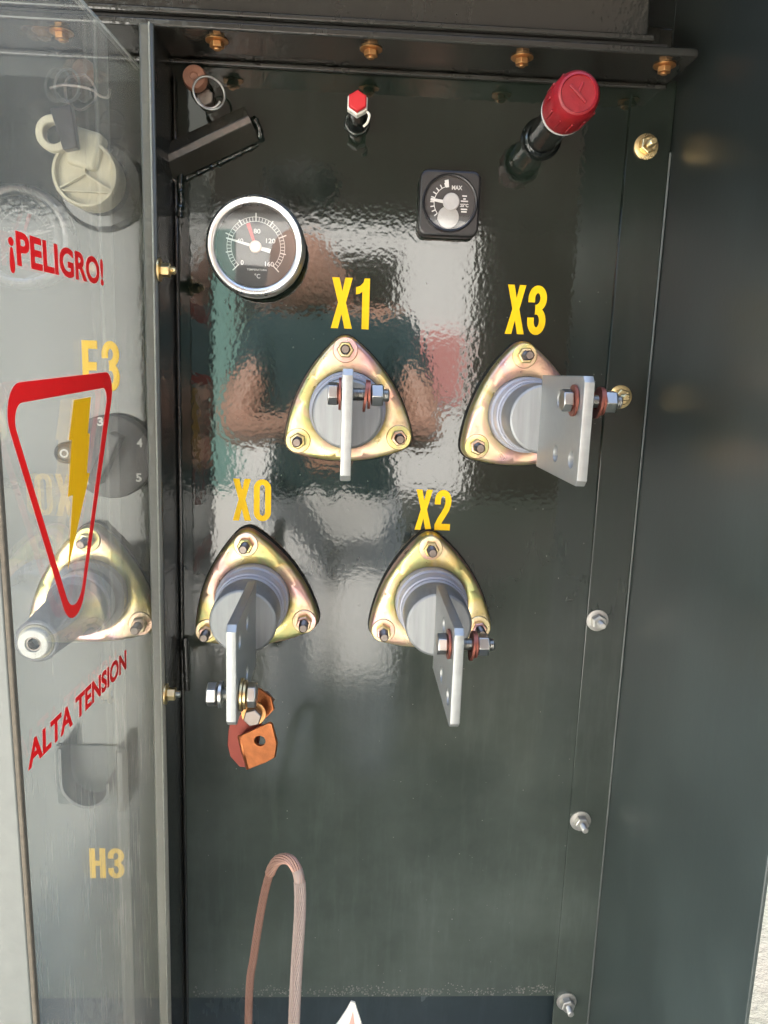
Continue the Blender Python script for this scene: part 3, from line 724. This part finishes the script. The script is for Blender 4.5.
for r_ in (.0224, .0262):
    for k_ in range(100):
        a0, a1 = 225 - k_ * 2.7, 225 - (k_ + 1) * 2.7; b = len(bm_V)
        for aa, rr in ((a0, r_), (a1, r_), (a1, r_ + .0004), (a0, r_ + .0004)): bm_V.append((rr * math.cos(R(aa)), -.0294, rr * math.sin(R(aa))))
        bm_F.append((b, b + 1, b + 2, b + 3))
mk('scale_marks', bm_V, bm_F, WHITEP, dl, 0)
for s, x, z, wd in [('40', -.0145, .0050, .0060), ('80', .001, .0140, .0062), ('120', .0135, .0060, .0085), ('0', -.0125, -.0140, .0026), ('160', .0125, -.0145, .0080), ('°C', .0015, -.0255, .0052), ('TEMPERATURA', .0010, -.0200, .0185)]:
    text('dial_number', s, wd, .0042 if s != 'TEMPERATURA' else .0017, WHITEP, dl, onwall((x, -.0296, z)), .01)
def needle(name, ang, r0, r1, w0, w1, h, mat):
    ca, sa = math.cos(R(ang)), math.sin(R(ang)); V = []
    for hh in (h, h + .0006):
        for r_, s_, wd in ((r0, -1, w0), (r0, 1, w0), (r1, 1, w1), (r1, -1, w1)): V.append((r_ * ca - s_ * wd * sa, -hh, r_ * sa + s_ * wd * ca))
    return mk(name, V, [(0, 1, 2, 3), (7, 6, 5, 4), (0, 4, 5, 1), (1, 5, 6, 2), (2, 6, 7, 3), (3, 7, 4, 0)], mat, dl, 0)
needle('needle', 166, -.014, .0275, .0019, .0006, .0315, WHITEP)
needle('maximum_pointer', 109, 0, .0215, .0010, .0018, .0302, REDDOT)
lathe('needle_boss', [(.0055, .0300), (.0055, .0330), (.0046, .0336), (0, .0336)], metal('pale_copper_boss', (.62, .45, .38), .35, .6), dl, 32)
lathe('glass', [(.0384, .0344), (.0384, .0352), (0, .0352)], LENS, t, 64)

q = at(450, 203, -.018)
t = thing('liquid_level_gauge', (q.x, 0, q.z), 'small square black level gauge with round window and the word MAX', 'gauge')
sq = roundpoly([(-.0285, -.0290), (.0285, -.0290), (.0285, .0295), (-.0285, .0295)], [.008] * 4)
shape2d('housing', sq, [], .016, BLACKP, t, T(0, -.0085, 0) @ WALLM, .0022)
lathe('window_rim', [(.0262, .0160), (.0262, .0185), (.0250, .0196), (.0238, .0190), (.0235, .0170)], BLACKP, t, 64)
dl = lathe('dial_face', [(.0238, .0166), (.0238, .0172), (0, .0172)], DIAL, t, 64)
V, Fc = [], []
for k_ in range(9): tick(108 + k_ * 14, .0150, .0185, .0005, V, Fc, .0175)
for k_ in range(28):
    a0, a1 = 108 + k_ * 4, 112 + k_ * 4; b = len(V)
    for aa, rr in ((a0, .0146), (a1, .0146), (a1, .0152), (a0, .0152)): V.append((rr * math.cos(R(aa)), -.0177, rr * math.sin(R(aa))))
    Fc.append((b, b + 1, b + 2, b + 3))
for z_, w_ in ((.0068, .0022), (.0042, .0012), (.0022, .0034), (-.0072, .0026), (-.0050, .0030)):
    b = len(V); V += [(.0135 - w_, -.0176, z_ - .0006), (.0135 + w_, -.0176, z_ - .0006), (.0135 + w_, -.0176, z_ + .0006), (.0135 - w_, -.0176, z_ + .0006)]; Fc.append((b, b + 1, b + 2, b + 3))
mk('scale_marks', V, Fc, WHITEP, dl, 0)
text('dial_word', 'MAX', .0098, .0038, WHITEP, dl, onwall((.0060, -.0178, .0138)), .03)
text('dial_word', '25°C', .0078, .0030, WHITEP, dl, onwall((.0135, -.0178, -.0015)), .03)
text('dial_word', 'MIN', .0066, .0030, WHITEP, dl, onwall((-.0078, -.0178, -.0140)), .02)
lathe('pale_disc', [(.0100, .0174), (.0098, .0186), (.006, .0190), (0, .0190)], flat('pale_disc', (.36, .34, .31), .4), dl, 32, 0, T(-.0010, 0, -.0125))  # pale disc low on the dial face
needle('needle', 172, 0, .0185, .0016, .0011, .0182, WHITEP)
needle('limit_mark', 102, .0140, .0205, .0014, .0018, .0179, WHITEP)
lathe('needle_boss', [(.0078, .0176), (.0078, .0195), (.0070, .0200), (0, .0200)], flat('grey_boss', (.40, .38, .36), .4), dl, 32, 0, T(.001, 0, .001))
mk('glass', *lathed([(.0238, .0205), (.0238, .0210), (0, .0212)], 48), LENS, t, 60)

# ------------------------------------------------------------------ valves and plugs
q = at(541, 139)
t = thing('relief_valve', (q.x, .015, q.z), 'black pipe stub with a big red plastic cap in the upper right of the panel', 'valve')
PIPE = green_paint('pipe_enamel', base=(.006, .007, .006), rough=.1, dust=False)
lathe('weld_boss', [(.0195, .0153), (.0190, .018), (.0170, .021), (.0148, .0225), (.0148, .025)], PIPE, t, 48)
lathe('pipe', [(.0147, .004), (.0147, .075), (.0160, .077), (.0160, .098), (0, .098)], PIPE, t, 48)
lathe('white_seal', [(.0180, .0935), (.0195, .0940), (.0195, .0975), (.0178, .0980)], WHITEP, t, 48)
cp = lathe('red_cap', [(.0178, .0975), (.0198, .0985), (.0202, .104), (.0198, .112), (.0196, .124), (.0184, .1325), (.0160, .1360), (.0142, .1366), (.0135, .1352), (0, .1350)], REDCAP, t, 56)
for a in range(0, 360, 30): box('grip_rib', (-.0010, .0010, -.125, -.105, .0190, .0208), REDCAP, cp, .0006, Matrix.Rotation(R(a), 4, 'Y'))
box('raised_mark', (-.0092, .0092, -.1366, -.1348, -.0011, .0011), REDCAP, cp, .0005, Matrix.Rotation(R(42), 4, 'Y'))
box('raised_mark', (-.0011, .0011, -.1364, -.1348, -.001, .0092), REDCAP, cp, .0005, Matrix.Rotation(R(20), 4, 'Y'))

q = at(357, 123)
t = thing('sampling_valve', (q.x, 0, q.z), 'little black valve stem with a red hexagonal cap, left of the black level gauge', 'valve')
lathe('boss', [(.0105, .0003), (.0100, .006), (.0075, .010)], PIPE, t, 6)
bead_pts = [Vector((.0105 * math.cos(a / 16 * 6.283), -.002, .0105 * math.sin(a / 16 * 6.283))) for a in range(16)]
tube('weld_bead', bead_pts, .0018, PAINT, t, 8, True, radii=[.0018 * (1 + .5 * math.sin(i * 2.3)) for i in range(16)])
lathe('stem', [(.0065, .003), (.0065, .045), (0, .045)], PIPE, t, 24)
lathe('white_nut', hexp(.0100, .045, .0550), WHITEINS, t, 6, .5, None, .0004, 20)
lathe('red_cap', hexp(.0088, .0550, .0610), REDDOT, t, 6, R(30), None, .0006, 20)
tube('cap_tether', bez([(.0085, -.052, -.006), (.0105, -.053, -.009), (.0090, -.050, -.014), (.006, -.046, -.016)], 6), .0011, WHITEINS, t, 8)

q = at(199, 86)
t = thing('drain_plug', (q.x, 0, q.z), 'brown round plug with a thin steel split ring in the upper left of the panel', 'plug')
lathe('socket', [(.0092, .0003), (.0092, .012), (0, .012)], PIPE, t, 6, .3)
lathe('plug_head', [(.0, .012), (.0085, .0122), (.0106, .014), (.0106, .021), (.0096, .0235), (.0040, .0240), (.0032, .0230), (0, .0230)], CORKM, t, 32)
q2 = pr(at(209, 93, -.026), t)
tube('split_ring', [q2 + Vector((.0128 * math.cos(a / 36 * 2 * math.pi), .006 * math.cos(a / 36 * 2 * math.pi), .0135 * math.sin(a / 36 * 2 * math.pi))) for a in range(36)], .0011, STEEL, t, 8, True)
tube('ring_tail', [q2 + Vector((.0110 * math.cos(a), .002, .0120 * math.sin(a))) for a in [R(x) for x in range(200, 331, 10)]], .0012, STEEL, t, 8)
q = pr(at(205, 97, -.01), t); lathe('hex_nut', hexp(.0085, .002, .012), DARKST, t, 6, .4, T(q.x, 0, q.z), .0004, 20)

# ------------------------------------------------------------------ cable and tag
path = bez([at(247, 1150, -.13), at(249, 1000, -.13), at(254, 955, -.133), at(262, 905, -.138), at(269, 876, -.145), at(276, 862, -.152), at(285, 858.5, -.158), at(293, 863, -.163), at(299, 878, -.168), at(300, 910, -.172), at(297, 960, -.178), at(294, 1024, -.185), at(291, 1150, -.19)], 14)
cab2 = thing('ground_cable', path[0], 'bare copper stranded cable bent in a narrow loop at the bottom', 'cable')
P = [p - path[0] for p in path]
def strands(i0, i1, mat, name, r, ns, sr, depth):
    V, Fc = [], []; PP = P[i0:i1]; s_ = 0; frames = []; prev = Vector((1, .2, 0))
    for i, p in enumerate(PP):
        tn = (PP[min(i + 1, len(PP) - 1)] - PP[max(i - 1, 0)]).normalized(); a = (prev - tn * prev.dot(tn)).normalized(); prev = a
        if i: s_ += (PP[i] - PP[i - 1]).length
        frames.append((p, a, tn.cross(a), s_))
    for k_ in range(ns):
        b0 = len(V)
        for (p, a, b_, s1) in frames:
            th = 2 * math.pi * k_ / ns + s1 * 38; c_ = p + (a * math.cos(th) + b_ * math.sin(th)) * (r - sr)
            e1 = (a * math.cos(th) + b_ * math.sin(th)); e2 = (-a * math.sin(th) + b_ * math.cos(th))
            V += [c_ + (e1 * math.cos(2 * math.pi * j / 6) + e2 * math.sin(2 * math.pi * j / 6)) * sr for j in range(6)]
        for i in range(len(frames) - 1):
            for j in range(6): Fc.append((b0 + i * 6 + j, b0 + i * 6 + (j + 1) % 6, b0 + i * 6 + 6 + (j + 1) % 6, b0 + i * 6 + 6 + j))
    return mk(name, V, Fc, mat, cab2, 60)
mid = int(len(P) * .50)
def leg(name, i0, i1, mat, r0, r1):
    n_ = i1 - i0; c = strands(i0, i1, mat, name, 1, 1, .1, 0); bpy.data.objects.remove(c)
    core = tube(name, P[i0:i1], r0, mat, cab2, 14, radii=[r0 + (r1 - r0) * k_ / n_ for k_ in range(n_)])
    return core
l1 = leg('brown_leg', 0, mid - 6, CABLEM, .0031, .0036)
l2 = leg('pale_leg', mid + 22, len(P), CABLEP, .0047, .0045)
s1 = strands(mid - 26, mid + 34, metal('bend_strands', (.36, .21, .16), .4, .5), 'bend_strand_lay', .0047, 13, .00125, 0); s1['kind'] = 'stuff'
strands(0, mid - 20, CABLEM, 'brown_strand_lay', .0037, 14, .0008, 0)['kind'] = 'stuff'
strands(mid + 30, len(P), CABLEP, 'pale_strand_lay', .0052, 17, .0010, 0)['kind'] = 'stuff'

q = at(350, 1030, -.15)
t = thing('pointed_tag', q, 'small white pointed plastic tag at the bottom edge right of the cable', 'tag')
def tp(px, py, dy=0): r_ = at(px, py, -.15) - q; return (r_.x, r_.z)
shape2d('tag_plate', [tp(326, 1036), tp(366, 1036), tp(362, 1024), tp(355, 1002), tp(351, 1001), tp(346, 1010), tp(338, 1022)], [], .0022, WHITEINS, t, WALLM, .0005)
shape2d('pink_print', [tp(346, 1034), tp(356, 1034), tp(353, 1010)], [], .0, flat('pink_print', (.62, .32, .26), .5), t, T(0, -.0014, 0) @ WALLM)

# ------------------------------------------------------------------ what the glossy paint mirrors: an invented yard behind the photographer
HB = -6.5
wb = thing('reflection_backdrop', (0, HB, 0), 'unseen workshop backdrop added for the reflections, with white wall, dark cladding above and a red shutter', 'building')
WHITEW = flat('white_render', (.78, .77, .74), .85, .3, 8, .05); CLAD = flat('dark_cladding', (.020, .0125, .008), .9, .2, 4, .2)
box('wall', (-9, 9, -.2, 0, 0, H + 1.35), WHITEW, wb, .01)
box('backdrop_dark_top', (-9, 9, -.25, .06, H + 1.352, H + 6.5), CLAD, wb, .01)  # added to keep bright sky out of the panel's upper reflection
for i in range(60): box('backdrop_rib', (-9 + i * .3, -8.95 + i * .3, .0605, .09, H + 1.36, H + 6.5), CLAD, wb, 0)
box('shutter', (.68, 1.05, .002, .05, H - .28, H + .36), flat('faded_red_patch', (.62, .26, .24), .6), wb, .01)  # red plate added for a pinkish patch in the reflection
box('backdrop_dark_right', (1.13, 6, .002, .06, 0, H + 1.34), CLAD, wb, .01)  # dark plate added to keep the reflection's right side dark
box('green_panel', (-1.62, -1.05, .002, .03, 0, H + 1.2), flat('sea_green_panel', (.16, .30, .26), .6), wb, .01)  # green plate added to tint the reflection at left
box('backdrop_dark_mid', (-.24, .42, .002, .05, 0, H + 1.05), CLAD, wb, .01)  # dark plate added beside the bright strip of the reflection
box('window', (-1.04, -.45, .002, .03, H - .45, H + .9), flat('dark_patch_gloss', (.03, .035, .035), .1), wb, .01)  # dark plate added for a dark patch in the mirror image

# photographer
def photographer():
    J = {'pel': (-.03, -1.20, -.22), 'wai': (-.03, -1.19, -.08), 'che': (-.03, -1.17, .10), 'nek': (-.06, -1.14, .23), 'hea': (-.10, -1.10, .32), 'top': (-.11, -1.11, .42),
         'shL': (-.20, -1.16, .19), 'elL': (-.25, -1.03, -.05), 'wrL': (-.10, -.86, -.02), 'paL': (-.075, -.81, .0),
         'shR': (.14, -1.16, .19), 'elR': (.20, -1.03, -.05), 'wrR': (.10, -.86, -.02), 'paR': (.075, -.81, .0),
         'hiL': (-.11, -1.20, -.27), 'knL': (-.10, -1.17, -.65), 'anL': (-.14, -1.22, -1.00), 'toL': (-.15, -1.07, -1.05),
         'hiR': (.07, -1.20, -.27), 'knR': (.07, -1.17, -.65), 'anR': (.09, -1.22, -1.00), 'toR': (.10, -1.07, -1.05)}
    Rr = {'pel': .165, 'wai': .145, 'che': .15, 'nek': .055, 'hea': .085, 'top': .065, 'sh': .065, 'el': .045, 'wr': .028, 'pa': .032, 'hi': .115, 'kn': .092, 'an': .06, 'to': .035}
    E = [('pel', 'wai'), ('wai', 'che'), ('che', 'nek'), ('nek', 'hea'), ('hea', 'top')]
    for s in 'LR': E += [('che', 'sh' + s), ('sh' + s, 'el' + s), ('el' + s, 'wr' + s), ('wr' + s, 'pa' + s), ('pel', 'hi' + s), ('hi' + s, 'kn' + s), ('kn' + s, 'an' + s), ('an' + s, 'to' + s)]
    names = list(J); V = [Vector(J[k]) for k in names]; rad = [Rr.get(k, Rr.get(k[:2])) for k in names]; E = [(names.index(a), names.index(b)) for a, b in E]
    for s, sg in (('L', -1), ('R', 1)):
        base = names.index('pa' + s)
        for f_, (dz, ln) in enumerate([(.030, .030), (.012, .033), (-.006, .031), (-.022, .026)]):
            prev = base
            for x_, y_, r_ in ((.062, -.795, .0085), (.050, -.782, .008), (.042, -.790, .007)):
                V.append(Vector((sg * x_, y_, dz))); rad.append(r_); E.append((prev, len(V) - 1)); prev = len(V) - 1
        prev = base
        for x_, y_, z_ in ((.055, -.815, -.03), (.035, -.812, -.022)):
            V.append(Vector((sg * x_, y_, z_))); rad.append(.010); E.append((prev, len(V) - 1)); prev = len(V) - 1
    me = bpy.data.meshes.new('person'); me.from_pydata(V, E, [])
    o = bpy.data.objects.new('person', me); COL.objects.link(o)
    m = o.modifiers.new('skin', 'SKIN'); sv = me.skin_vertices[0].data
    for v_, r_ in zip(sv, rad): v_.radius = (r_, r_)
    sv[0].use_root = True
    sb = o.modifiers.new('sub', 'SUBSURF'); sb.levels = 2; sb.render_levels = 2
    bpy.context.view_layer.update()
    dg = bpy.context.evaluated_depsgraph_get(); nm = bpy.data.meshes.new_from_object(o.evaluated_get(dg), depsgraph=dg)
    bpy.data.objects.remove(o)
    nm.materials.clear()
    for mt in (flat('skin', (.46, .26, .18), .5), flat('teal_shirt', (.03, .06, .065), .9), flat('light_trousers', (.82, .81, .78), .9), flat('dark_shoes', (.04, .035, .03), .6)): nm.materials.append(mt)
    for p in nm.polygons:
        c = p.center
        if c.z > .235: k_ = 0
        elif c.z < -.97: k_ = 3
        elif c.z < -.20: k_ = 2
        elif c.y > -1.06 and c.z < .2 : k_ = 0
        else: k_ = 1
        p.material_index = k_
    nm.shade_smooth(); nm.name = 'person'
    # stand the figure on the pad
    t_ = bpy.data.objects.new('person', nm); t_.location = (-.015, 0, H - .10); link(t_)
    tag(t_, 'photographer in dark teal shirt and light trousers holding a phone, mirrored in the panel', 'person')
    V_, F_ = lathed([(0, 0)] + [(.088 * math.sin(a), .095 * (1 - math.cos(a)) ) for a in [R(x) for x in range(10, 100, 15)]], 24)
    hair = mk('hair', V_, F_, flat('dark_hair', (.02, .015, .012), .6), t_, 60, 0, T(-.11, -1.12, .45) @ Matrix.Rotation(R(-75), 4, 'X') @ T(0, 0, 0))
    return t_
person = photographer()
ph = thing('phone', (-.03, -.800, H - .10), 'dark phone held in both hands in front of the panel', 'phone')
box('body', (-.075, .075, -.004, .004, -.036, .036), BLACKP, ph, .003)
bpy.context.view_layer.update()
